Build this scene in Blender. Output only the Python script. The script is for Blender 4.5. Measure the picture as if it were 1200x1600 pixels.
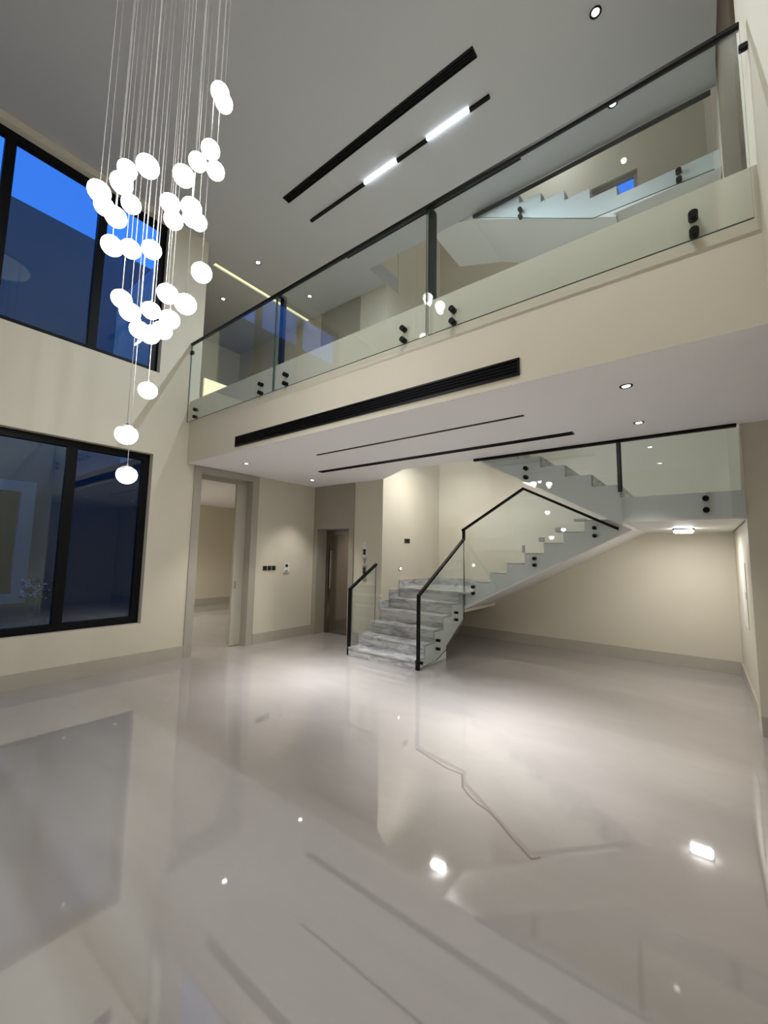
import bpy, bmesh, math, random
from mathutils import Matrix, Vector
random.seed(7)
S = bpy.context.scene
for o in list(bpy.data.objects): bpy.data.objects.remove(o)
COL = S.collection

# ------------------------------------------------------------ camera
cam = bpy.data.cameras.new('camera'); cam_o = bpy.data.objects.new('camera', cam); COL.objects.link(cam_o)
cam.sensor_fit = 'HORIZONTAL'; cam.sensor_width = 36.0; cam.lens = 641.25 / 1200 * 36
cam.clip_start = 0.02; cam.clip_end = 200
yaw, pit, rol = -0.65724, 0.10192, 0.0172967
fw = Vector((math.sin(yaw)*math.cos(pit), math.cos(yaw)*math.cos(pit), math.sin(pit)))
rt = Vector((math.cos(yaw), -math.sin(yaw), 0)); up = rt.cross(fw)
c_, s_ = math.cos(rol), math.sin(rol)
r2 = c_*rt + s_*up; u2 = -s_*rt + c_*up
M = Matrix((r2, u2, -fw)).transposed().to_4x4(); M.translation = (0, 0, 1.55)
cam_o.matrix_world = M; S.camera = cam_o

# ------------------------------------------------------------ world (blue dusk) and exposure
W = bpy.data.worlds.new('dusk'); S.world = W; W.use_nodes = True
bg = W.node_tree.nodes['Background']; bg.inputs[0].default_value = (0.035, 0.20, 0.86, 1); bg.inputs[1].default_value = 0.86
S.view_settings.view_transform = 'Standard'; S.view_settings.look = 'None'
S.view_settings.exposure = 0.82; S.view_settings.gamma = 1.0; S.view_settings.use_curve_mapping = False

WARM = (1.0, 0.965, 0.91); NEUT = (1.0, 0.985, 0.965); COOL = (0.80, 0.90, 1.0)
GLOBE_E = 6.0          # emission of the chandelier globes
GLOBE_W = 2.9           # downward throw of each globe
DOWN_W = 46.0           # downlights under the bridge
UP_W = 9.0              # downlights of the upper ceiling

# ------------------------------------------------------------ materials
def new_mat(name):
    m = bpy.data.materials.new(name); m.use_nodes = True
    return m, m.node_tree, m.node_tree.nodes['Principled BSDF']
def plain(name, col, rough=0.5, metal=0.0, spec=0.5, noise=0.0, scale=30.0, bump=0.0):
    m, t, b = new_mat(name)
    b.inputs['Roughness'].default_value = rough; b.inputs['Metallic'].default_value = metal
    b.inputs['Specular IOR Level'].default_value = spec
    b.inputs['Base Color'].default_value = (*col, 1)
    if noise or bump:
        tc = t.nodes.new('ShaderNodeTexCoord'); n = t.nodes.new('ShaderNodeTexNoise')
        n.inputs['Scale'].default_value = scale; n.inputs['Detail'].default_value = 4
        t.links.new(tc.outputs['Object'], n.inputs['Vector'])
        if noise:
            r = t.nodes.new('ShaderNodeMapRange')
            r.inputs['To Min'].default_value = 1-noise; r.inputs['To Max'].default_value = 1+noise
            h = t.nodes.new('ShaderNodeVectorMath'); h.operation = 'SCALE'; h.inputs[0].default_value = col
            t.links.new(n.outputs['Fac'], r.inputs['Value']); t.links.new(r.outputs['Result'], h.inputs['Scale'])
            t.links.new(h.outputs['Vector'], b.inputs['Base Color'])
        if bump:
            bp = t.nodes.new('ShaderNodeBump'); bp.inputs['Strength'].default_value = bump; bp.inputs['Distance'].default_value = 0.004
            t.links.new(n.outputs['Fac'], bp.inputs['Height']); t.links.new(bp.outputs['Normal'], b.inputs['Normal'])
    return m
def emis(name, col, strength):
    m, t, b = new_mat(name)
    b.inputs['Base Color'].default_value = (0.8, 0.8, 0.8, 1)
    b.inputs['Emission Color'].default_value = (*col, 1); b.inputs['Emission Strength'].default_value = strength
    return m
def glass(name, tint, ior=1.5, rough=0.0):
    # thin architectural glass: tinted straight-through transmission plus Fresnel reflection
    m = bpy.data.materials.new(name); m.use_nodes = True; t = m.node_tree; t.nodes.clear()
    out = t.nodes.new('ShaderNodeOutputMaterial'); mix = t.nodes.new('ShaderNodeMixShader')
    tr = t.nodes.new('ShaderNodeBsdfTransparent'); gl = t.nodes.new('ShaderNodeBsdfGlossy')
    tr.inputs['Color'].default_value = (*tint, 1); gl.inputs['Roughness'].default_value = rough
    gl.inputs['Color'].default_value = (0.95, 1.0, 0.98, 1)
    fr = t.nodes.new('ShaderNodeFresnel'); ge = t.nodes.new('ShaderNodeNewGeometry')
    mr = t.nodes.new('ShaderNodeMapRange'); mr.inputs['To Min'].default_value = ior; mr.inputs['To Max'].default_value = 1/ior
    t.links.new(ge.outputs['Backfacing'], mr.inputs['Value']); t.links.new(mr.outputs['Result'], fr.inputs['IOR'])
    t.links.new(fr.outputs['Fac'], mix.inputs['Fac']); t.links.new(tr.outputs[0], mix.inputs[1]); t.links.new(gl.outputs[0], mix.inputs[2])
    t.links.new(mix.outputs[0], out.inputs['Surface'])
    return m
def marble(name, base, vein, scale, rough):
    m, t, b = new_mat(name)
    tc = t.nodes.new('ShaderNodeTexCoord'); mp = t.nodes.new('ShaderNodeMapping')
    mp.inputs['Rotation'].default_value = (0.55, 0.75, 0.5); mp.inputs['Scale'].default_value = (1.0, 1.0, 4.5)
    n = t.nodes.new('ShaderNodeTexNoise'); n.inputs['Scale'].default_value = scale; n.inputs['Detail'].default_value = 9
    n.inputs['Roughness'].default_value = 0.66; n.inputs['Distortion'].default_value = 0.9
    cr = t.nodes.new('ShaderNodeValToRGB')
    cr.color_ramp.elements[0].position = 0.36; cr.color_ramp.elements[0].color = (*vein, 1)
    cr.color_ramp.elements[1].position = 0.58; cr.color_ramp.elements[1].color = (*base, 1)
    t.links.new(tc.outputs['Object'], mp.inputs['Vector']); t.links.new(mp.outputs['Vector'], n.inputs['Vector'])
    t.links.new(n.outputs['Fac'], cr.inputs['Fac']); t.links.new(cr.outputs['Color'], b.inputs['Base Color'])
    b.inputs['Roughness'].default_value = rough
    return m
def floor_mat():
    m, t, b = new_mat('polished_floor')
    tc = t.nodes.new('ShaderNodeTexCoord'); mp = t.nodes.new('ShaderNodeMapping')
    mp.inputs['Rotation'].default_value = (0, 0, 0.35); mp.inputs['Scale'].default_value = (0.8, 2.0, 1)
    n = t.nodes.new('ShaderNodeTexNoise'); n.inputs['Scale'].default_value = 1.1; n.inputs['Detail'].default_value = 7
    n.inputs['Roughness'].default_value = 0.6; n.inputs['Distortion'].default_value = 0.8
    cr = t.nodes.new('ShaderNodeValToRGB')
    cr.color_ramp.elements[0].position = 0.30; cr.color_ramp.elements[0].color = (0.33, 0.303, 0.283, 1)
    cr.color_ramp.elements[1].position = 0.62; cr.color_ramp.elements[1].color = (0.357, 0.330, 0.309, 1)
    t.links.new(tc.outputs['Object'], mp.inputs['Vector']); t.links.new(mp.outputs['Vector'], n.inputs['Vector'])
    t.links.new(n.outputs['Fac'], cr.inputs['Fac']); t.links.new(cr.outputs['Color'], b.inputs['Base Color'])
    b.inputs['Roughness'].default_value = 0.028; b.inputs['IOR'].default_value = 2.3
    return m

MAT = dict(
    cream=plain('cream_paint', (0.64, 0.595, 0.485), 0.55, noise=0.02, scale=3),
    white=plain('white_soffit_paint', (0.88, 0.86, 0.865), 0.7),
    ceil=plain('dimmed_white_ceiling', (0.49, 0.49, 0.51), 0.7),  # white paint toned down to grey: the ceiling's dimness is in the colour
    taupe=plain('taupe_panel', (0.34, 0.31, 0.255), 0.45, noise=0.05, scale=8),
    frame=plain('grey_beige_door_frame', (0.40, 0.37, 0.31), 0.4),
    leaf=plain('pale_door_leaf', (0.47, 0.44, 0.37), 0.4),
    base=plain('beige_stone_skirting', (0.44, 0.405, 0.345), 0.25, noise=0.05, scale=9),
    floor=floor_mat(),
    vein=plain('brown_floor_vein', (0.22, 0.19, 0.165), 0.1),
    black=plain('black_powder_metal', (0.006, 0.006, 0.007), 0.4, spec=0.15),
    frameblk=plain('black_window_frame', (0.006, 0.006, 0.007), 0.4, spec=0.12),
    grille=plain('black_air_grille', (0.004, 0.004, 0.0045), 0.6, spec=0.1),
    chrome=plain('chrome', (0.75, 0.74, 0.72), 0.15, metal=1.0),
    steel=plain('bronze_steel_door', (0.30, 0.27, 0.24), 0.12, metal=1.0, noise=0.04, scale=4),
    marble=marble('grey_marble', (0.58, 0.58, 0.575), (0.27, 0.27, 0.275), 3.0, 0.18),
    glass=glass('balustrade_glass', (0.965, 0.99, 0.992), 1.55),
    edge=plain('glass_edge_green', (0.04, 0.09, 0.075), 0.1),
    pane=glass('window_pane', (0.90, 0.93, 0.94), 1.5),
    clear=plain('grey_glass_cap', (0.34, 0.33, 0.31), 0.08),
    globe=emis('lit_opal_globe', NEUT, GLOBE_E),
    led=emis('cool_led_tube', COOL, 12.0),
    lens=emis('lit_downlight_lens', NEUT, 14.0),
    bulk=emis('lit_bulkhead_diffuser', NEUT, 16.0),
    cove=emis('warm_cove_strip', (1.0, 0.93, 0.48), 0.5),
    switch=plain('black_switch_plate', (0.012, 0.011, 0.010), 0.3),
    plate=plain('white_plastic', (0.75, 0.73, 0.69), 0.35),
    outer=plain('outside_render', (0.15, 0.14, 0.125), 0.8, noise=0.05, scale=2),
    surround=plain('outside_stone_surround', (0.42, 0.37, 0.30), 0.7),
    dark=plain('dark_unlit_window', (0.004, 0.004, 0.005), 0.4, spec=0.05),
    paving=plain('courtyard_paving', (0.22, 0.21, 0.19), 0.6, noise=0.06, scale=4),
    petal=plain('white_petals', (0.80, 0.80, 0.78), 0.6),
    leafg=plain('dark_green_leaves', (0.05, 0.09, 0.04), 0.6),
    cord=plain('pale_cable', (0.36, 0.35, 0.33), 0.5),
    outdark=plain('outside_darkness', (0.05, 0.05, 0.05), 0.5),  # dark tone stands for the unlit outside
    doorbrown=plain('matte_brown_door', (0.10, 0.08, 0.06), 0.9, spec=0.0),
    stairwhite=plain('white_stair_paint', (0.74, 0.735, 0.72), 0.5),
    grey=plain('grey_step_light', (0.30, 0.29, 0.28), 0.4),
)

# ------------------------------------------------------------ helpers
def link(name, bm, mats, parent=None, smooth=False):
    me = bpy.data.meshes.new(name); bm.normal_update(); bm.to_mesh(me); bm.free()
    if not isinstance(mats, (list, tuple)): mats = [mats]
    for m in mats: me.materials.append(MAT[m] if isinstance(m, str) else m)
    if smooth:
        for p in me.polygons: p.use_smooth = True
    o = bpy.data.objects.new(name, me); COL.objects.link(o)
    if parent is not None: o.parent = parent
    return o
def addbox(bm, x0, x1, y0, y1, z0, z1, mi=0):
    v = [bm.verts.new((x, y, z)) for x in (x0, x1) for y in (y0, y1) for z in (z0, z1)]
    fs = [(0,1,3,2), (4,6,7,5), (0,4,5,1), (2,3,7,6), (0,2,6,4), (1,5,7,3)]   # -x +x -y +y -z +z
    out = []
    for f in fs:
        q = bm.faces.new([v[i] for i in f]); q.material_index = mi; out.append(q)
    return out
def box(name, x0, x1, y0, y1, z0, z1, mat, parent=None, bevel=0.0):
    bm = bmesh.new(); addbox(bm, x0, x1, y0, y1, z0, z1)
    if bevel: bmesh.ops.bevel(bm, geom=bm.edges[:], offset=bevel, segments=2, affect='EDGES')
    return link(name, bm, mat, parent)
def addprism(bm, pts, axis, a, b, mi=0, capmi=None):
    # pts: 2D outline; axis 'x' -> (y,z) outline extruded x=a..b ; 'y' -> (x,z) ; 'z' -> (x,y)
    def P(u, v, w):
        return (w, u, v) if axis == 'x' else (u, w, v) if axis == 'y' else (u, v, w)
    A = [bm.verts.new(P(u, v, a)) for u, v in pts]; B = [bm.verts.new(P(u, v, b)) for u, v in pts]
    n = len(pts); cm = mi if capmi is None else capmi
    f = bm.faces.new(A); f.material_index = cm
    f = bm.faces.new(B[::-1]); f.material_index = cm
    for i in range(n):
        j = (i+1) % n
        f = bm.faces.new((A[j], A[i], B[i], B[j])); f.material_index = mi
    bmesh.ops.recalc_face_normals(bm, faces=bm.faces[:])
def prism(name, pts, axis, a, b, mat, parent=None):
    bm = bmesh.new(); addprism(bm, pts, axis, a, b); return link(name, bm, mat, parent)
def glass_panel(name, pts, axis, a, b, parent):
    bm = bmesh.new(); addprism(bm, pts, axis, a, b, mi=1, capmi=0)
    return link(name, bm, ['glass', 'edge'], parent)
def addcyl(bm, p0, p1, r, seg=16, r1=None):
    p0, p1 = Vector(p0), Vector(p1); d = p1-p0
    m = Matrix.Translation((p0+p1)/2) @ d.to_track_quat('Z', 'Y').to_matrix().to_4x4()
    bmesh.ops.create_cone(bm, cap_ends=True, segments=seg, radius1=r, radius2=r if r1 is None else r1, depth=d.length, matrix=m)
def cyl(name, p0, p1, r, mat, parent=None, seg=16, r1=None):
    bm = bmesh.new(); addcyl(bm, p0, p1, r, seg, r1); return link(name, bm, mat, parent)
def empty(name, loc, label=None, cat=None, group=None):
    o = bpy.data.objects.new(name, None); COL.objects.link(o); o.location = loc; o.empty_display_size = 0.05
    tag(o, label, cat, group); bpy.context.view_layer.update(); return o
def tag(o, label=None, cat=None, group=None):
    if label: o['label'] = label
    if cat: o['category'] = cat
    if group: o['group'] = group
    return o
def struct(o, label=None):
    o['kind'] = 'structure'
    if label: o['label'] = label
    return o
def adopt(root):
    # parts were modelled in world coordinates: keep them in place under a moved empty
    bpy.context.view_layer.update(); inv = root.matrix_world.inverted()
    for c in root.children: c.matrix_parent_inverse = inv
def rail_path(name, pts, axis, a, b, half, mat, parent):
    # mitred flat bar following a 2D path (u,v) in the plane normal to axis
    L, R = [], []
    n = len(pts)
    for i, p in enumerate(pts):
        p = Vector(p)
        d0 = (p-Vector(pts[i-1])).normalized() if i > 0 else None
        d1 = (Vector(pts[i+1])-p).normalized() if i < n-1 else None
        if d0 is None: d0 = d1
        if d1 is None: d1 = d0
        n0 = Vector((-d0.y, d0.x)); n1 = Vector((-d1.y, d1.x)); mt = (n0+n1).normalized()
        k = half/max(0.3, mt.dot(n0))
        L.append(p+mt*k); R.append(p-mt*k)
    bm = bmesh.new()
    for i in range(n-1):
        addprism(bm, [L[i], L[i+1], R[i+1], R[i]], axis, a, b)
    bmesh.ops.remove_doubles(bm, verts=bm.verts[:], dist=1e-5)
    return link(name, bm, mat, parent)
def grid_wall(name, axis, a, b, u0, u1, v0, v1, holes, mat):
    # slab wall normal to axis between a and b with rectangular holes (u0,u1,v0,v1)
    us = sorted({u0, u1, *[h[0] for h in holes], *[h[1] for h in holes]})
    vs = sorted({v0, v1, *[h[2] for h in holes], *[h[3] for h in holes]})
    us = [u for u in us if u0 <= u <= u1]; vs = [v for v in vs if v0 <= v <= v1]
    solid = {}
    for i in range(len(us)-1):
        for j in range(len(vs)-1):
            cu, cv = (us[i]+us[i+1])/2, (vs[j]+vs[j+1])/2
            solid[i, j] = not any(h[0] < cu < h[1] and h[2] < cv < h[3] for h in holes)
    bm = bmesh.new(); cache = {}
    def V(u, v, w):
        k = (u, v, w)
        if k not in cache:
            cache[k] = bm.verts.new((w, u, v) if axis == 'x' else (u, w, v) if axis == 'y' else (u, v, w))
        return cache[k]
    for (i, j), s in solid.items():
        if not s: continue
        A, B, C, D = us[i], us[i+1], vs[j], vs[j+1]
        for w in (a, b): bm.faces.new((V(A, C, w), V(B, C, w), V(B, D, w), V(A, D, w)))
        for (di, dj, q) in ((-1,0,(A,C,A,D)), (1,0,(B,C,B,D)), (0,-1,(A,C,B,C)), (0,1,(A,D,B,D))):
            if not solid.get((i+di, j+dj), False):
                bm.faces.new((V(q[0], q[1], a), V(q[2], q[3], a), V(q[2], q[3], b), V(q[0], q[1], b)))
    bmesh.ops.recalc_face_normals(bm, faces=bm.faces[:])
    return link(name, bm, mat)
def lamp(kind, name, loc, energy, col, parent=None, **kw):
    l = bpy.data.lights.new(name, kind); l.energy = energy; l.color = col
    for k, v in kw.items(): setattr(l, k, v)
    o = bpy.data.objects.new(name, l); COL.objects.link(o); o.location = loc
    if parent is not None: o.parent = parent
    return o

# ------------------------------------------------------------ key dimensions
XL, XR = -6.05, 0.36
YF, YE, YS, YB = 2.975, 5.60, 5.10, 7.54
ZS, ZF, ZC = 2.85, 3.81, 6.50
YBACK = -4.2

# ------------------------------------------------------------ room shell
struct(box('floor', XL-0.25, 2.3, YBACK-0.2, YB+0.2, -0.12, 0, 'floor'), 'polished pale beige marble floor with faint veins')
struct(box('floor_side_room', -11.6, XL-0.25, 2.9, 7.7, -0.12, 0, 'floor'), 'polished floor of the dim room beyond the open doorway')
WIN_LO = (-0.35, 2.50, 0.56, 2.895); WIN_UP = (-0.35, 2.50, 4.085, 6.405)
DOOR = (3.19, 4.165, 0.0, 2.775)
struct(grid_wall('wall_left', 'x', XL-0.25, XL, YBACK, 3.10, 0, ZC, [WIN_LO, WIN_UP], 'cream'), 'cream left wall with two black framed windows')
struct(grid_wall('wall_doorway', 'x', XL-0.25, XL, 3.10, YE, 0, ZS, [DOOR], 'cream'), 'cream wall under the bridge with a tall doorway')
ELEV = (-5.955, -5.10, 0.0, 2.02)
struct(grid_wall('wall_elevator', 'y', YE, YE+0.36, XL-0.25, -4.35, 0, ZS, [ELEV], 'cream'), 'cream wall beside the stairs holding the elevator')
struct(box('wall_elevator_upper', -9.0, -4.35, YE, YE+0.36, ZF, ZC, 'cream'), 'cream end wall of the upper hall')
struct(box('wall_stair_left', -4.50, -4.35, YE+0.36, YB, 0, 9.6, 'cream'), 'cream left wall of the stairwell')
WIN_ST = (-1.25, -0.545, 7.55, 8.12)
struct(grid_wall('wall_back', 'y', YB, YB+0.2, -4.6, 0.6, 0, 9.6, [WIN_ST], 'cream'), 'cream back wall behind and under the staircase')
struct(box('wall_right', XR, XR+0.2, YBACK, YF, 0, ZC, 'cream'), 'cream right wall running up past the bridge')
struct(box('wall_right_upper', XR, XR+0.2, YF, YS, ZF, ZC, 'cream'), 'cream right wall of the upper hall')
struct(box('wall_pier', 0.355, 2.3, YS, YS+0.25, 0, ZS, 'cream'), 'shaded pier beside the under-stair alcove')
struct(box('wall_alcove_right', 0.375, 0.60, YS+0.05, YB, 0, 9.6, 'cream'), 'bright right wall of the under-stair alcove')
struct(box('wall_recess_end', 2.1, 2.3, YF-0.2, YS, 0, ZS, 'cream'))
struct(box('wall_recess_front', XR+0.2, 2.3, YF-0.2, YF, 0, ZS, 'cream'))
struct(box('wall_front', XL-0.25, XR+0.2, YBACK-0.2, YBACK, 0, ZC, 'cream'), 'cream wall behind the viewer')
# bridge slab (fascia cream, soffit white) with the stairwell opening cut at its rear edge
bm = bmesh.new()
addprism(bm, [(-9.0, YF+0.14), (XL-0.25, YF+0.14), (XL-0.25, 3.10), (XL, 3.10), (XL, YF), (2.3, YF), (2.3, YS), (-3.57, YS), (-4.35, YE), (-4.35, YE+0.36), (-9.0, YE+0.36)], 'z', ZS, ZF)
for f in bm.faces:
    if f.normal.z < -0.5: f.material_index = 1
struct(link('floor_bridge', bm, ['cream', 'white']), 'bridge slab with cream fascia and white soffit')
# upper ceiling, with the stairwell opening at its rear right
bm = bmesh.new()
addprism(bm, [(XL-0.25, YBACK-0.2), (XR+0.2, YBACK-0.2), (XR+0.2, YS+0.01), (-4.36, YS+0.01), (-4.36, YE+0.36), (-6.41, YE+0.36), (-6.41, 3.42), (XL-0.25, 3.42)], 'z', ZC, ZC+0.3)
struct(link('ceiling', bm, 'ceil'), 'white ceiling of the double height hall with its dimness painted in')
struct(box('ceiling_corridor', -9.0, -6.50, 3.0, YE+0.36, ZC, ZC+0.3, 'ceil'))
struct(box('ceiling_corridor_end', -6.50, -6.30, 3.0, 3.42, ZC, ZC+0.3, 'ceil'))
struct(box('wall_corridor_left', -9.2, -9.0, 2.9, YE+0.36, ZF, ZC, 'cream'))
struct(box('wall_corridor_front', -9.0, XL-0.25, 2.95, 3.10, ZF, ZC, 'cream'))
struct(box('ceiling_stairwell', -4.6, 0.6, YS-0.1, YB+0.2, 9.6, 9.8, 'white'))
struct(box('wall_stairwell_front', -4.36, 0.40, YS-0.10, YS+0.01, ZC+0.3, 9.6, 'cream'))
struct(box('wall_stairwell_side', -4.51, -4.36, YS-0.1, YE+0.36, ZC+0.3, 9.6, 'cream'))
# dim side room behind the doorway
struct(box('wall_side_room_far', -11.6, -11.4, 2.9, 7.7, 0, 2.95, 'cream'))
struct(box('wall_side_room_back', -11.4, XL-0.25, 7.5, 7.7, 0, 2.95, 'cream'))
struct(box('wall_side_room_front', -11.4, XL-0.25, 2.9, 3.09, 0, 2.95, 'cream'))
struct(box('wall_side_room_near', XL-0.25, XL-0.15, YE+0.36, 7.6, 0, 2.85, 'cream'))
o = struct(box('wall_courtyard_dark_sheet', -11.4, XL-0.25, 2.86, 2.9, -0.1, 3.1, 'outdark'))  # added dark sheet; the darkness outside is put into its colour
struct(box('ceiling_side_room', -11.6, XL-0.25, 2.9, 7.7, 2.87, 3.1, 'white'))

# skirtings
BH, BT = 0.17, 0.015
struct(box('baseboard_left', XL, XL+BT, YBACK, 3.10, 0, BH, 'base'))
struct(box('baseboard_doorway', XL, XL+BT, 4.27, YE, 0, BH, 'base'))
struct(box('baseboard_elevator', -5.0, -4.35, YE-BT, YE, 0, BH, 'base'))
struct(box('baseboard_back', -4.35, 0.375, YB-BT, YB, 0, BH, 'base'))
struct(box('baseboard_alcove', 0.375-BT, 0.375, YS+0.25, YB-BT, 0, BH, 'base'))
struct(box('baseboard_pier', 0.355, 2.1, YS-BT, YS, 0, BH, 'base'))
struct(box('baseboard_right', XR-BT, XR, YBACK, YF, 0, BH, 'base'))
struct(box('baseboard_side_room', -11.4, -11.4+BT, 3.09, 7.5, 0, BH+0.02, 'base'))
struct(box('baseboard_corner', -6.29, XL+BT, 3.10, 3.115, 0, BH, 'base'))

# floor vein (a brown natural line in the stone)
vp = [(-2.126,3.285), (-1.889,2.922), (-1.70,2.86), (-1.556,2.813), (-1.424,2.808), (-1.347,2.663), (-1.27,2.60), (-1.196,2.557), (-1.10,2.525), (-1.023,2.473), (-0.904,2.38), (-0.769,2.287), (-0.735,2.332)]
bm = bmesh.new()
for i in range(1, len(vp)-1):
    a, b = Vector(vp[i]), Vector(vp[i+1]); n = Vector((-(b-a).y, (b-a).x)).normalized()*0.0075
    bm.faces.new([bm.verts.new((q.x, q.y, 0.0004)) for q in (a-n, b-n, b+n, a+n)])
v = link('floor_vein', bm, 'vein', bpy.data.objects['floor']); v['label'] = 'thin crooked brown vein in the floor'

# ------------------------------------------------------------ windows on the left wall
def window(name, y0, y1, z0, z1, mull, label):
    root = empty(name, (XL-0.12, (y0+y1)/2, z0)); struct(root, label)
    x0, x1, w = XL-0.19, XL-0.10, 0.085
    box('window_frame', x0, x1, y0, y1, z0, z0+w, 'frameblk', root)
    box('window_frame', x0, x1, y0, y1, z1-w, z1, 'frameblk', root)
    box('window_frame', x0, x1, y0, y0+w, z0+w, z1-w, 'frameblk', root)
    box('window_frame', x0, x1, y1-w, y1, z0+w, z1-w, 'frameblk', root)
    ys = [y0+w]
    for m in mull:
        box('mullion', x0, x1, m-0.05, m+0.05, z0+w, z1-w, 'frameblk', root); ys += [m-0.05, m+0.05]
    ys.append(y1-w)
    for i in range(0, len(ys), 2):
        box('pane', x0+0.035, x0+0.047, ys[i], ys[i+1], z0+w, z1-w, 'pane', root)
    adopt(root)
window('window_1', *WIN_LO, [1.60, 0.62], 'lower black framed window facing the dusk courtyard')
window('window_2', *WIN_UP, [1.69, 0.73], 'upper black framed window showing blue evening sky')
# small window high in the stairwell
root = empty('window_3', (-0.9, YB, 7.55)); struct(root, 'small stairwell window with blue dusk light')
for q in ((-1.25, -1.19, 7.55, 8.12), (-0.605, -0.545, 7.55, 8.12), (-1.19, -0.605, 8.05, 8.12), (-1.19, -0.605, 7.55, 7.61), (-0.90, -0.86, 7.61, 8.05)):
    box('window_frame', q[0], q[1], YB+0.06, YB+0.12, q[2], q[3], 'taupe', root)
box('pane', -0.86, -0.605, YB+0.085, YB+0.095, 7.61, 8.05, 'pane', root)
box('blind_panel', -1.19, -0.90, YB+0.08, YB+0.10, 7.61, 8.05, 'taupe', root)
adopt(root)

# ------------------------------------------------------------ doorway on the left wall
root = empty('door_1', (XL, 3.7, 0)); struct(root, 'tall grey beige door frame with a pocket door mostly slid open')
d0, d1, dz = 3.19, 4.165, 2.775
bm = bmesh.new()
addbox(bm, XL-0.27, XL+0.02, 3.10, d0+0.03, 0, dz+0.06); addbox(bm, XL-0.27, XL+0.02, d1-0.03, 4.26, 0, dz+0.06)
addbox(bm, XL-0.27, XL+0.02, d0+0.03, d1-0.03, dz-0.03, dz+0.06)
link('door_frame', bm, 'frame', root)
lf = box('door_leaf', XL-0.20, XL-0.15, 3.94, d1-0.03, 0.005, dz-0.09, 'leaf', root, 0.002)
box('header_panel', XL-0.20, XL-0.15, d0+0.03, d1-0.03, dz-0.09, dz-0.03, 'frame', root)
lk = box('lock_plate', XL-0.152, XL-0.146, 3.975, 4.005, 0.93, 1.06, 'chrome', root, 0.002)
cyl('latch_knob', (XL-0.15, 3.99, 1.0), (XL-0.125, 3.99, 1.0), 0.012, 'chrome', root)
adopt(root)

# ------------------------------------------------------------ elevator
root = empty('elevator', (-5.53, YE, 0), 'elevator with a taupe surround panel and bronze steel door', 'elevator')
bm = bmesh.new()
for q in ((XL+0.002, ELEV[0], 0, ZS-0.002), (ELEV[1], -5.0, 0, ZS-0.002), (ELEV[0], ELEV[1], ELEV[3], ZS-0.002)):
    addbox(bm, q[0], q[1], YE-0.025, YE-0.001, q[2], q[3])
link('surround_panel', bm, 'taupe', root)
bm = bmesh.new()
addbox(bm, ELEV[0]-0.001, ELEV[0]+0.012, YE-0.02, YE+0.30, 0, ELEV[3]); addbox(bm, ELEV[1]-0.012, ELEV[1]+0.001, YE-0.02, YE+0.30, 0, ELEV[3])
addbox(bm, ELEV[0]+0.012, ELEV[1]-0.012, YE-0.02, YE+0.30, ELEV[3]-0.012, ELEV[3])
link('reveal_lining', bm, 'taupe', root)
bm = bmesh.new()
addbox(bm, ELEV[0]+0.012, ELEV[0]+0.09, YE+0.23, YE+0.30, 0, 2.0); addbox(bm, ELEV[1]-0.09, ELEV[1]-0.012, YE+0.23, YE+0.30, 0, 2.0)
addbox(bm, ELEV[0]+0.09, ELEV[1]-0.09, YE+0.23, YE+0.30, 1.90, 2.0)
link('steel_jamb', bm, 'steel', root)
lf = box('door_leaf', ELEV[0]+0.09, ELEV[1]-0.09, YE+0.262, YE+0.285, 0.005, 1.90, 'steel', root, 0.003)
box('pull_handle', ELEV[0]+0.115, ELEV[0]+0.135, YE+0.235, YE+0.262, 0.85, 1.60, 'chrome', root, 0.004)
adopt(root)
# upper floor elevator surround
o = box('wall_cladding', XL+0.02, -4.98, YE-0.03, YE-0.001, ZF, ZC-0.005, 'taupe')
tag(o, 'taupe full height panel around the upper floor elevator', 'wall panel')
# call station
root = empty('elevator_call_panel', (-4.73, YE, 1.1), 'slim elevator call station with two black displays beside the stairs', 'control panel')
box('top_plate', -4.785, -4.685, YE-0.012, YE, 1.50, 1.76, 'plate', root, 0.004)
box('display', -4.765, -4.705, YE-0.016, YE-0.012, 1.53, 1.63, 'switch', root)
prism('arrow_mark', [(-4.775, 1.47), (-4.695, 1.47), (-4.735, 1.36)], 'y', YE-0.010, YE, 'grey', root)
box('lower_plate', -4.775, -4.69, YE-0.012, YE, 1.06, 1.345, 'grey', root, 0.004)
box('button', -4.76, -4.705, YE-0.018, YE-0.012, 1.20, 1.31, 'switch', root, 0.003)
adopt(root)

# ------------------------------------------------------------ wall switches
def switch(loc, axis, label, group=None, size=0.078, gang=1):
    root = empty('wall_switch', loc, label, 'switch', group)
    x, y, z = loc; h = size/2
    if axis == 'x':
        box('plate', x, x+0.010, y-h, y+h, z-h, z+h, 'switch', root, 0.002)
        box('rocker', x+0.010, x+0.014, y-h*0.75, y+h*0.75, z-h*0.75, z+h*0.75, 'switch', root, 0.001)
    adopt(root)
for i, y in enumerate((4.462, 4.556, 4.650)):
    switch((XL, y, 1.268), 'x', ['black square wall switch closest to the door frame', 'black square wall switch in the middle of the row of three', 'black square wall switch closest to the thermostat'][i], 'row of black wall switches')
root = empty('thermostat', (XL, 4.93, 1.27), 'small white thermostat with black screen beside the wall switches', 'thermostat')
box('body', XL, XL+0.018, 4.865, 4.995, 1.185, 1.355, 'plate', root, 0.005)
box('screen', XL+0.018, XL+0.021, 4.895, 4.955, 1.285, 1.33, 'switch', root)
box('button_row', XL+0.018, XL+0.021, 4.89, 4.955, 1.20, 1.225, 'grey', root)
adopt(root)
for i, y in enumerate((6.313, 6.403)):
    switch((-4.35, y, 1.80), 'x', ['black switch on the stairwell wall, on the elevator side of the pair', 'black switch on the stairwell wall, on the back wall side of the pair'][i], 'pair of stair wall switches', 0.08)
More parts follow.
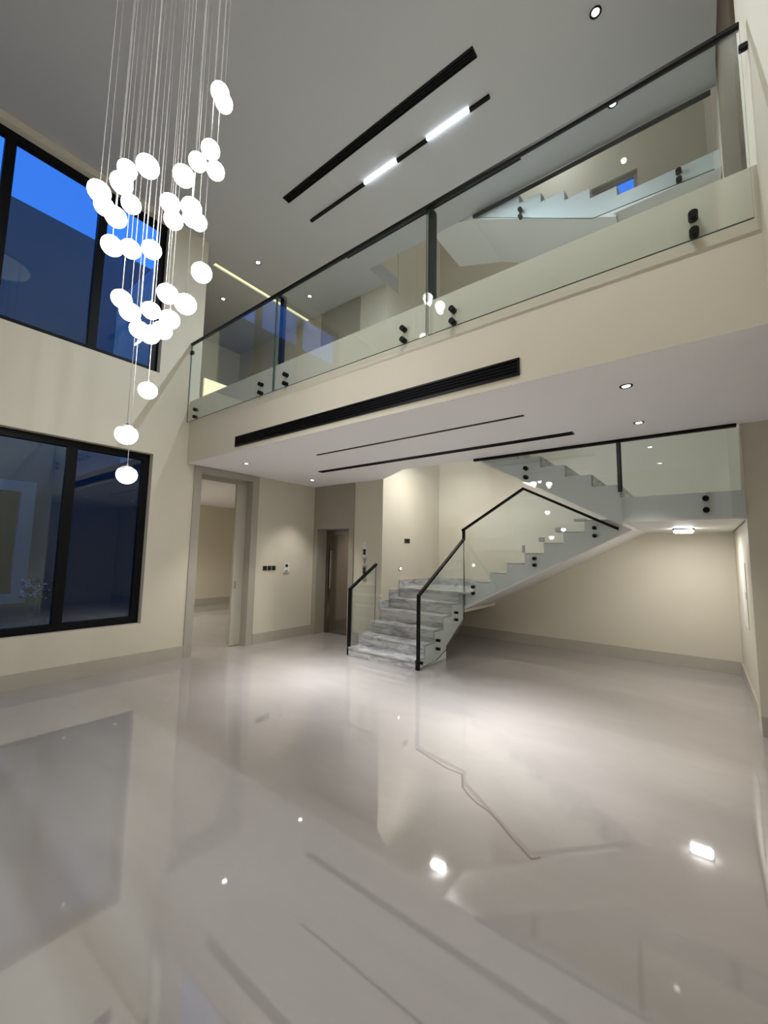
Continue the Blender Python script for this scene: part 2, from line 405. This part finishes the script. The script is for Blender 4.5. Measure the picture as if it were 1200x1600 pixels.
root = empty('step_spot', (-4.35, 6.14, 1.29), 'small round lit step light on stairwell left wall', 'wall light')
cyl('ring', (-4.351, 6.14, 1.29), (-4.338, 6.14, 1.29), 0.032, 'switch', root)
cyl('lens', (-4.339, 6.14, 1.29), (-4.334, 6.14, 1.29), 0.017, 'lens', root)
adopt(root)
root = empty('step_spot', (-3.45, YB, 1.62), 'small round lit step light on the stairwell back wall', 'wall light')
cyl('ring', (-3.56, YB-0.013, 1.36), (-3.56, YB+0.001, 1.36), 0.034, 'plate', root)
cyl('lens', (-3.56, YB-0.017, 1.36), (-3.56, YB-0.012, 1.36), 0.019, 'lens', root)
adopt(root)
# grey step-light plates along flight two
for i, (x0, x1, z0, z1) in enumerate(((-2.60,-2.555,1.624,1.755), (-2.30,-2.195,1.82,1.893), (-2.01,-1.838,1.985,2.058), (-1.70,-1.50,2.16,2.203))):
    o = box('step_light_plate', x0, x1, YB-0.012, YB, z0, z1, 'grey', None, 0.003)
    tag(o, ['upright grey step plate, lowest on the stairwell back wall', 'squarish grey step plate, second up the stairwell back wall', 'oblong grey step plate, third up the stairwell back wall', 'thin long grey step plate, highest on the stairwell back wall'][i], 'wall plate', 'grey plates stepping up the stairwell wall')

# ------------------------------------------------------------ main staircase
def staircase(name, label, flights):
    return empty(name, (-3.7, 4.8, 0), label, 'staircase')
ST = staircase('staircase', 'grey marble staircase with white stringers turning up to the bridge', 0)
X0, X1 = -4.345, -3.13
RY = [4.80, 5.03, 5.29, 5.55, 5.82, 6.09]; TZ = [0.13, 0.295, 0.46, 0.63, 0.795, 0.96]
# flight one body (white)
pts = [(RY[0]+0.02, 0)]
for i in range(6):
    pts += [(RY[i]+0.02, TZ[i]-0.03), ((RY[i+1] if i < 5 else 6.19)+0.02, TZ[i]-0.03)]
pts += [(6.21, 0.52), (5.654, 0.18), (5.654, 0.0)]
prism('stringer_flight', pts, 'x', X0, X1, 'stairwhite', ST)
for i in range(6):
    y1 = RY[i+1] if i < 5 else YB-0.01
    box('riser', X0, X1+0.001, RY[i], RY[i]+0.02, 0 if i == 0 else TZ[i-1], TZ[i]-0.03, 'marble', ST)
    if i < 5: box('tread', X0, X1+0.004, RY[i]-0.015, y1+0.02, TZ[i]-0.03, TZ[i], 'marble', ST, 0.004)
box('landing_slab', X0, X1, 6.21, YB-0.001, 0.62, 0.93, 'cream', ST)
box('landing_top', X0, -2.952, 6.075, YB, 0.93, 0.96, 'marble', ST, 0.004)
# side skirting, stepped marble on the left wall and the back wall, with a pale cap
for (a, b, z0, z1) in ((5.53, 5.82, 0.46, 0.765), (5.82, 6.10, 0.63, 0.93), (6.10, YB, 0.96, 1.09)):
    k = box('wall_skirting', X0-0.004, X0+0.02, a, b, z0, z1, 'marble', ST)
    box('skirting_cap', X0-0.004, X0+0.021, a, b, z1, z1+0.012, 'cream', ST)
box('wall_skirting', X0+0.02, -2.95, YB-0.02, YB, 0.96, 1.09, 'marble', ST)
box('skirting_cap', X0+0.02, -2.95, YB-0.021, YB, 1.09, 1.102, 'cream', ST)
# flight two, rising towards +x along the back wall
F2Y0 = 6.22
f2x = [-2.95+0.28*k for k in range(8)]; f2z = [0.96+0.15625*(k+1) for k in range(8)]
pts = [(-3.128, 0.665), (-3.128, 0.93), (f2x[0], 0.93)]
for k in range(8):
    pts += [(f2x[k], f2z[k]), (f2x[k+1] if k < 7 else -0.67, f2z[k])]
pts += [(-0.67, 1.935)]
prism('stringer_flight', pts, 'y', F2Y0, YB-0.001, 'stairwhite', ST)
for k in range(7):
    box('tread', f2x[k]-0.012, f2x[k+1], F2Y0+0.05, YB-0.02, f2z[k], f2z[k]+0.015, 'marble', ST)
# half landing and flight three, rising towards -x in front
LZ = 2.21
box('landing_slab', -0.69, 0.354, YS, YB-0.001, 1.94, LZ, 'stairwhite', ST)
f3x = [-0.675-0.285*k for k in range(12)]; f3z = [LZ+0.1455*(k+1) for k in range(12)]
pts = [(-0.66, 1.90), (-0.66, LZ), (f3x[0], LZ)]
n3 = 11
for k in range(n3):
    pts += [(f3x[k], f3z[k]), (f3x[k+1], f3z[k])]
pts += [(f3x[n3], 3.42), (-3.15, 3.285)]
prism('stringer_flight', pts, 'y', YS+0.02, 6.20, 'stairwhite', ST)
for k in range(8):
    box('riser', f3x[k]-0.002, f3x[k]+0.012, YS+0.06, 6.19, LZ if k == 0 else f3z[k-1], f3z[k]-0.002, 'marble', ST)
adopt(ST)

# upper staircase to the roof
SU = empty('staircase', (-1.0, YS, ZF), 'white roof staircase seen through the upper balustrade glass', 'staircase')
UL = 5.765
box('landing_slab', -0.62, 0.354, YS, YB-0.001, 5.56, UL, 'stairwhite', SU)
u3x = [-0.58-0.288*k for k in range(12)]; u3z = [UL+0.1375*(k+1) for k in range(12)]
pts = [(-0.60, 5.52), (-0.56, UL), (u3x[0], UL)]
for k in range(9): pts += [(u3x[k], u3z[k]), (u3x[k+1], u3z[k])]
pts += [(u3x[9], 6.68), (-2.40, 6.425)]
prism('stringer_flight', pts, 'y', YS+0.02, 6.20, 'stairwhite', SU)
for k in range(6):
    box('riser', u3x[k]-0.002, u3x[k]+0.012, YS+0.06, 6.19, UL if k == 0 else u3z[k-1], u3z[k]-0.002, 'marble', SU)
# lower flights of the roof stair along the back wall
pts = [(-3.2, ZF), (-2.95, ZF+0.35), (-0.62, UL), (-0.62, 5.56), (-2.9, ZF)]
prism('stringer_flight', pts, 'y', F2Y0, YB-0.001, 'stairwhite', SU)
adopt(SU)

# ------------------------------------------------------------ balustrades
def standoff(root, p, d, r=0.023, l=0.075):
    p = Vector(p); d = Vector(d)
    cyl('standoff', p, p+d*l, r, 'black', root, 20)
# bridge
BR = empty('glass_balustrade', (-2.8, YF, ZF), 'long frameless glass balustrade with black handrail along the bridge', 'balustrade')
g0, g1 = 2.930, 2.945
KZ = lambda z: 1.55+(z-1.55)*1.0125
for a, b in ((-6.045, -3.99), (-3.972, -1.832), (-1.815, 0.328)):
    glass_panel('glass_panel', [(a, KZ(3.445)), (b, KZ(3.445)), (b, KZ(4.648)), (a, KZ(4.648))], 'y', g0, g1, BR)
box('handrail', -6.045, 0.328, 2.917, 2.958, KZ(4.645), KZ(4.645)+0.03, 'black', BR, 0.003)
for x in (-3.945, -1.815):
    box('post', x-0.035, x+0.035, 2.985, 3.03, ZF, 4.665, 'black', BR, 0.003)
    box('post_bracket', x-0.03, x+0.03, 2.95, 3.03, 4.665, 4.69, 'black', BR)
for x in (-5.83, -4.25, -3.77, -2.085, -1.575, 0.06):
    for z in (KZ(3.600), KZ(3.492)): standoff(BR, (x, 2.916, z), (0, 1, 0), 0.025, 0.059)
box('wall_clip', -6.05, -6.0, 2.915, 2.96, 4.54, 4.59, 'black', BR, 0.004)
box('wall_clip', 0.318, 0.36, 2.925, 2.955, 4.53, 4.57, 'black', BR, 0.004)
adopt(BR)
# flight one, elevator side
B1 = empty('glass_balustrade', (-4.36, 4.83, 0), 'short glass balustrade at the stair foot beside the elevator wall', 'balustrade')
glass_panel('glass_panel', [(4.83, 0.01), (4.83, 0.99), (5.46, 1.355), (5.46, 0.01)], 'x', -4.375, -4.360, B1)
rail_path('handrail', [(4.83, 0.0), (4.83, 1.0), (5.475, 1.375)], 'x', -4.390, -4.346, 0.017, 'black', B1)
adopt(B1)
# flight one and two, open side
B2 = empty('glass_balustrade', (-3.1, 4.82, 0), 'tall glass balustrade with stepped black handrail following the stairs', 'balustrade')
glass_panel('glass_panel', [(4.82, 0.01), (4.82, 0.98), (6.175, 1.81), (6.175, 0.50), (5.66, 0.17), (5.30, 0.04)], 'x', -3.10, -3.085, B2)
rail_path('handrail', [(4.82, 0.0), (4.82, 0.99), (6.178, 1.815), (6.178, 1.99)], 'x', -3.115, -3.075, 0.018, 'black', B2)
GY = 6.172
glass_panel('glass_panel', [(-3.075, 0.75), (-3.10, 1.96), (-2.10, 2.565), (-0.86, 1.915), (-0.86, 1.86), (-2.60, 0.97)], 'y', GY, GY+0.015, B2)
rail_path('handrail', [(-3.125, 1.955), (-2.10, 2.575), (-0.85, 1.93)], 'y', GY-0.012, GY+0.028, 0.018, 'black', B2)
for (y, z) in ((4.89, 0.083), (5.36, 0.309), (5.36, 0.191), (5.918, 0.652), (5.918, 0.543)): standoff(B2, (-3.07, y, z), (-1, 0, 0), 0.022, 0.06)
for (x, z) in ((-2.94, 1.047), (-2.94, 0.946), (-1.957, 1.520), (-1.957, 1.425), (-1.14, 1.953), (-1.14, 1.845)): standoff(B2, (x, GY-0.012, z), (0, 1, 0), 0.026, 0.062)
adopt(B2)
# landing glass below the soffit
B3 = empty('glass_balustrade', (-0.5, YS, 1.95), 'wide glass guard below the soffit across the half landing', 'balustrade')
ga, gb = 5.060, 5.074
glass_panel('glass_panel', [(-2.37, 2.83), (-0.665, 1.872), (-0.655, 1.94), (-0.655, 2.83)], 'y', ga, gb, B3)
glass_panel('glass_panel', [(-0.645, 1.95), (0.335, 1.95), (0.335, 2.83), (-0.645, 2.83)], 'y', ga, gb, B3)
box('handrail', -2.385, 0.325, 5.045, 5.09, 2.817, 2.849, 'black', B3, 0.003)
box('post', -0.69, -0.645, 5.076, 5.10, 2.27, 2.83, 'black', B3)
for (x, z) in ((-1.69, 2.645), (-1.69, 2.532), (0.06, 2.145), (0.06, 2.032)): standoff(B3, (x, ga-0.012, z), (0, 1, 0), 0.027, 0.052)
adopt(B3)
# upper landing glass
B4 = empty('glass_balustrade', (-0.5, YS, 5.6), 'glass guard of the roof stair landing below the upper ceiling', 'balustrade')
glass_panel('glass_panel', [(-2.36, 6.40), (-0.84, 5.585), (0.30, 5.54), (0.30, 6.40)], 'y', ga, gb, B4)
box('handrail', -2.38, 0.31, 5.045, 5.09, 6.40, 6.435, 'black', B4, 0.003)
for (x, z) in ((-1.70, 6.17), (-1.70, 6.07), (0.005, 5.70), (0.005, 5.60)): standoff(B4, (x, ga-0.012, z), (0, 1, 0), 0.027, 0.052)
adopt(B4)

# ------------------------------------------------------------ linear grilles and tracks
def grille(name, x0, x1, y0, y1, z, label, slats=2, face='z'):
    root = empty(name, ((x0+x1)/2, (y0+y1)/2, z), label, 'air grille')
    e = 0.012
    if face == 'z':
        bm = bmesh.new()
        for q in ((x0, x1, y0, y0+e), (x0, x1, y1-e, y1), (x0, x0+e, y0+e, y1-e), (x1-e, x1, y0+e, y1-e)): addbox(bm, *q, z-0.012, z)
        link('frame', bm, 'black', root)
        box('backing', x0+e, x1-e, y0+e, y1-e, z-0.002, z-0.0005, 'grille', root)
        for k in range(slats):
            y = y0+e+(y1-y0-2*e)*(k+1)/(slats+1); box('slat', x0+e, x1-e, y-0.004, y+0.004, z-0.010, z-0.002, 'black', root)
    adopt(root); return root
grille('ceiling_grille', -4.41, -1.53, 3.265, 3.375, ZC, 'long wide black air grille on the upper ceiling above the bridge')
grille('ceiling_grille', -4.48, -1.55, 4.60, 4.69, ZC, 'long black air slot on the upper ceiling behind the bridge handrail', 1)
grille('soffit_grille', -4.80, -1.0, 4.475, 4.565, ZS, 'long black air slot on the soffit closest to the stairs', 1)
# fascia grille
root = empty('fascia_grille', (-2.9, YF, 2.91), 'long black air grille set in the bridge fascia', 'air grille')
gx0, gx1, gz0, gz1, e = -4.775, -1.02, 2.913, 3.048, 0.016
bm = bmesh.new()
for q in ((gx0, gx1, gz0, gz0+e), (gx0, gx1, gz1-e, gz1), (gx0, gx0+e, gz0+e, gz1-e), (gx1-e, gx1, gz0+e, gz1-e)): addbox(bm, q[0], q[1], YF-0.014, YF, q[2], q[3])
link('frame', bm, 'black', root)
box('backing', gx0+e, gx1-e, YF-0.003, YF-0.0005, gz0+e, gz1-e, 'grille', root)
for k in range(3):
    z = gz0+e+(gz1-gz0-2*e)*(k+1)/4; box('slat', gx0+e, gx1-e, YF-0.010, YF-0.003, z-0.004, z+0.004, 'grille', root)
adopt(root)
# upper linear light: black profile with two lit tubes
root = empty('linear_light', (-2.97, 3.78, ZC), 'thin black linear ceiling light with two lit cool white sections', 'ceiling light')
ly, lw = 3.775, 0.019
for a, b in ((-4.385, -3.34), (-2.805, -2.36), (-1.808, -1.572)): box('profile', a, b, ly-lw, ly+lw, ZC-0.03, ZC, 'black', root)
for a, b in ((-3.34, -2.805), (-2.36, -1.808)): box('light_tube', a, b, ly-0.013, ly+0.013, ZC-0.016, ZC, 'led', root)
adopt(root)
for x, w in ((-3.07, 0.53), (-2.08, 0.55)):
    lamp('AREA', 'led_glow', (x, ly, ZC-0.04), 34.0, COOL, shape='RECTANGLE', size=w, size_y=0.025)
root = empty('linear_light', (-0.9, 1.3, ZC), 'linear ceiling light added out of view to brighten the right side of the bridge', 'ceiling light')  # added fixture out of view, brightens the right fascia
box('profile', -2.0, 0.2, 1.28, 1.32, ZC-0.03, ZC, 'black', root)
box('light_tube', -1.5, -0.3, 1.287, 1.313, ZC-0.034, ZC-0.03, 'led', root)
adopt(root)
lamp('AREA', 'led_glow', (-0.9, 1.3, ZC-0.045), 40.0, NEUT, shape='RECTANGLE', size=1.2, size_y=0.03)
# soffit track with recessed lit sections
root = empty('track_light', (-2.62, 3.70, ZS), 'thin black recessed track light in the soffit behind the fascia', 'ceiling light')
ty, tw = 3.70, 0.017
box('profile', -4.0, -1.24, ty-tw, ty+tw, ZS-0.006, ZS-0.0005, 'black', root)
adopt(root)
for x in (-3.75, -1.62):
    a = lamp('AREA', 'track_beam', (x, ty, ZS-0.008), 12.5, (0.95, 0.97, 1.0), shape='RECTANGLE', size=0.5, size_y=0.03, spread=math.radians(62))

# ------------------------------------------------------------ downlights
def downlight(x, y, z, label, group, r=0.045, energy=DOWN_W, spot=76):
    root = empty('downlight', (x, y, z), label, 'downlight', group)
    bm = bmesh.new(); seg = 28
    rings = [(r, 0), (r, -0.006), (r*0.72, -0.006), (r*0.62, -0.001)]
    vs = [[bm.verts.new((x+q*math.cos(2*math.pi*i/seg), y+q*math.sin(2*math.pi*i/seg), z+h)) for i in range(seg)] for q, h in rings]
    for k in range(3):
        for i in range(seg):
            j = (i+1) % seg; bm.faces.new((vs[k][i], vs[k][j], vs[k+1][j], vs[k+1][i]))
    bmesh.ops.recalc_face_normals(bm, faces=bm.faces[:])
    link('trim_ring', bm, 'black', root)
    cyl('lens', (x, y, z-0.004), (x, y, z-0.0005), r*0.60, 'lens', root, 24)
    adopt(root)
    lamp('SPOT', 'downlight_beam', (x, y, z-0.02), energy, WARM, spot_size=math.radians(spot), spot_blend=0.7, shadow_soft_size=0.03)
G1, G2 = 'soffit downlights', 'upper ceiling downlights'
downlight(-0.39, 3.484, ZS, 'black ringed soffit downlight nearer the fascia at the pier end', G1)
downlight(-0.415, 4.52, ZS, 'black ringed soffit downlight nearer the half landing glass', G1)
downlight(-5.275, 3.48, ZS, 'small soffit downlight above the tall doorway', G1)
downlight(-5.475, 4.97, ZS, 'small soffit downlight in front of the elevator', G1)
for x, y, t in ((-0.525, 3.71, 'upper ceiling downlight beyond the end of the linear light'), (-0.53, 4.66, 'upper ceiling downlight close to the roof stair landing'), (-5.80, 3.85, 'upper ceiling downlight beside the warm cove strip, bridge side'), (-5.78, 5.01, 'upper ceiling downlight close to the upper elevator panel'), (-7.23, 4.06, 'upper ceiling downlight in the corridor beyond the cove strip')):
    downlight(x, y, ZC, t, G2, 0.05, UP_W)

# warm cove slot of the upper corridor and a glowing panel in place of a warm lit patch
o = box('cove_strip', -6.495, -6.415, 3.43, YE-0.005, ZC+0.02, ZC+0.05, 'cove'); tag(o, 'warm yellow recessed cove light strip in the corridor ceiling', 'ceiling light')
root = empty('warm_glow_panel', (-7.5, 3.6, ZF), 'low self-glowing panel in place of a warm lit patch behind the bridge glass', 'wall light')
box('lit_panel', -7.52, -7.50, 3.93, 5.2, ZF+0.02, 4.90, 'cove', root)  # the warm light is put into the panel's own glow
box('casing', -7.62, -7.52, 3.91, 5.22, ZF, 4.92, 'cream', root)
adopt(root)

# bulkhead lamps
def bulkhead(x, y, z, label, power):
    root = empty('bulkhead_lamp', (x, y, z), label, 'ceiling light', 'bulkhead lamps')
    box('base_plate', x-0.115, x+0.115, y-0.06, y+0.06, z-0.016, z-0.001, 'black', root, 0.004)
    box('diffuser', x-0.105, x+0.105, y-0.05, y+0.05, z-0.060, z-0.016, 'bulk', root, 0.015)
    adopt(root)
    lamp('AREA', 'bulkhead_glow', (x, y, z-0.066), power, NEUT, shape='RECTANGLE', size=0.2, size_y=0.1)
bulkhead(-0.165, 6.50, 1.94, 'lit bulkhead lamp under the half landing', 9)
bulkhead(-3.50, 6.08, 3.345, 'lit bulkhead lamp under the top of the stairs', 15)
bulkhead(-1.9, 6.6, 9.6, 'added bulkhead lamp brightening the upper stairwell', 11)  # lamp added to brighten the upper stairwell walls

# electrical panel on alcove wall
root = empty('electrical_panel', (0.375, 6.25, 0.8), 'slim white electrical panel door on the bright alcove wall', 'electrical panel')
box('door_panel', 0.368, 0.3748, 6.0, 6.5, 0.80, 1.52, 'plate', root, 0.002)
box('handle', 0.362, 0.368, 6.03, 6.05, 1.12, 1.20, 'chrome', root)
adopt(root)
# upper right hall door
root = empty('door_2', (XR, 4.0, ZF)); struct(root, 'brown door in the right wall of the upper hall')
box('door_leaf', XR-0.025, XR-0.001, 3.36, 4.62, ZF, 6.30, 'doorbrown', root)
box('door_head', XR-0.02, XR-0.001, 3.30, 4.68, 6.30, 6.36, 'cream', root)
adopt(root)

# ------------------------------------------------------------ chandelier
CX, CY, GR = -2.86, 1.125, 0.064
CH = empty('chandelier', (CX, CY, ZC), 'cascading chandelier of many lit glass globes on thin cables', 'chandelier')
cyl('canopy', (CX, CY, ZC-0.025), (CX, CY, ZC-0.001), 0.46, 'chrome', CH, 48)
PX = [(344,145),(350,161),(329,234),(309,253),(337,267),(287,275),(231,260),(199,265),(190,286),(155,299),(163,322),(181,339),(205,319),(266,318),(271,344),(299,325),(300,341),(310,347),
      (175,384),(204,389),(237,390),(315,426),(190,467),(203,487),(262,459),(290,475),(236,485),(265,499),(254,516),(217.5,515),(234,523),(231,610),(197.5,679),(198,742)]
# globe positions: read off the photograph once, spread over the depth of a round cluster
f_ = 641.25
az = Vector((CX, CY, 0)).normalized(); lat = Vector((az.y, -az.x, 0))
def sphere(bm, c, r, z_lo, z_hi, seg=20, rings=12):
    vs = []
    for k in range(rings+1):
        t = z_lo+(z_hi-z_lo)*k/rings; rr = r*math.cos(t); h = r*0.97*math.sin(t)
        vs.append([bm.verts.new((c[0]+rr*math.cos(2*math.pi*i/seg), c[1]+rr*math.sin(2*math.pi*i/seg), c[2]+h)) for i in range(seg)])
    for k in range(rings):
        for i in range(seg):
            j = (i+1) % seg; bm.faces.new((vs[k][i], vs[k][j], vs[k+1][j], vs[k+1][i]))
    bmesh.ops.remove_doubles(bm, verts=bm.verts[:], dist=1e-6)
RC = 0.44
bm = bmesh.new(); sphere(bm, (0,0,0), GR, -math.pi/2, math.radians(34))
bm.faces.new([v for v in bm.verts if abs(v.co.z-GR*0.93*math.sin(math.radians(34))) < 1e-5]) if False else None
g_me = None; c_me = None
rnd = random.Random(3)
for i, (px, py) in enumerate(PX):
    d = r2*((px-600)/f_) + u2*(-(py-800)/f_) + fw
    hd = Vector((d.x, d.y, 0)); hl = hd.length
    base = Vector((CX, CY, 0)).length
    h = hd/hl
    l = h.dot(lat)*base
    room_ = math.sqrt(max(0.0, RC*RC-l*l))
    dist = base + rnd.uniform(-1, 1)*room_*0.85
    t = dist/hl; P = Vector((0, 0, 1.55)) + d*t
    if g_me is None:
        g = link('globe', bm, 'globe', CH, True); g_me = g.data
        b2 = bmesh.new(); sphere(b2, (0,0,0), GR, math.radians(34), math.radians(84), 20, 8)
        cp = link('cap', b2, 'clear', g, True); c_me = cp.data
        b3 = bmesh.new(); addcyl(b3, (0,0,GR*0.94), (0,0,GR*1.14), 0.008, 12); sk = link('socket', b3, 'chrome', g); s_me = sk.data
    else:
        g = bpy.data.objects.new('globe', g_me); COL.objects.link(g); g.parent = CH
        cp = bpy.data.objects.new('cap', c_me); COL.objects.link(cp); cp.parent = g
        sk = bpy.data.objects.new('socket', s_me); COL.objects.link(sk); sk.parent = g
    g.location = P
    lamp('SPOT', 'globe_beam', (P.x, P.y, P.z-GR*0.98), GLOBE_W, NEUT, spot_size=math.radians(172), spot_blend=0.5, shadow_soft_size=0.04)
    b4 = bmesh.new(); addcyl(b4, (0,0,GR*1.0), (0,0,ZC-0.03-P.z), 0.0024, 6)
    cyl_o = link('cord', b4, 'cord', g)
bpy.context.view_layer.update()
inv = CH.matrix_world.inverted()
for c in CH.children: c.matrix_parent_inverse = inv

# side room dim lamp
downlight(-9.4, 3.7, 2.87, 'downlight in the dim room beyond the doorway', 'side room downlights', 0.05, 170, 150)

# ------------------------------------------------------------ outside
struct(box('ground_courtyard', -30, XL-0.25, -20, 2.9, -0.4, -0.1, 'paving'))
NB = empty('neighbouring_building', (-11.7, 0, -0.1), 'plain rendered house across the courtyard with one dark window', 'building')
bx = -11.65
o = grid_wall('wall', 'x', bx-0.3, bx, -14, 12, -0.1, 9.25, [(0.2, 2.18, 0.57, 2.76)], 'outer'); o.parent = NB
bm = bmesh.new()
for q in ((0.0, 0.2, 0.37, 2.98), (2.18, 2.42, 0.37, 2.98), (0.2, 2.18, 2.76, 2.98), (0.2, 2.18, 0.37, 0.57)): addbox(bm, bx, bx+0.06, q[0], q[1], q[2], q[3])
link('window_surround', bm, 'surround', NB)
box('window_pane', bx-0.20, bx-0.18, 0.2, 2.18, 0.57, 2.76, 'dark', NB)
adopt(NB)
fb = empty('flowering_shrub', (-11.2, 2.62, -0.1), 'white flowering shrub by the house across the courtyard', 'shrub')
rnd = random.Random(5)
def lumps(n, r0, r1, rr):
    bm = bmesh.new()
    for k in range(n):
        p = Vector((-11.25+rnd.uniform(-0.15, 0.15), 2.55+rnd.uniform(-0.28, 0.28), 0.60+rnd.uniform(-0.12, 0.28)))
        m = Matrix.Translation(p) @ Matrix.Rotation(rnd.uniform(0, 6), 4, Vector((rnd.random(), rnd.random(), 1)).normalized()) @ Matrix.Diagonal((1, 0.7, 0.45, 1))
        bmesh.ops.create_icosphere(bm, subdivisions=1, radius=rnd.uniform(r0, r1), matrix=m)
    return bm
link('blossoms', lumps(70, 0.02, 0.04, 0), 'petal', fb); link('leaves', lumps(90, 0.03, 0.06, 0), 'leafg', fb)
cyl('stem', (-11.25, 2.55, -0.1), (-11.25, 2.55, 0.6), 0.03, 'leafg', fb)
adopt(fb)
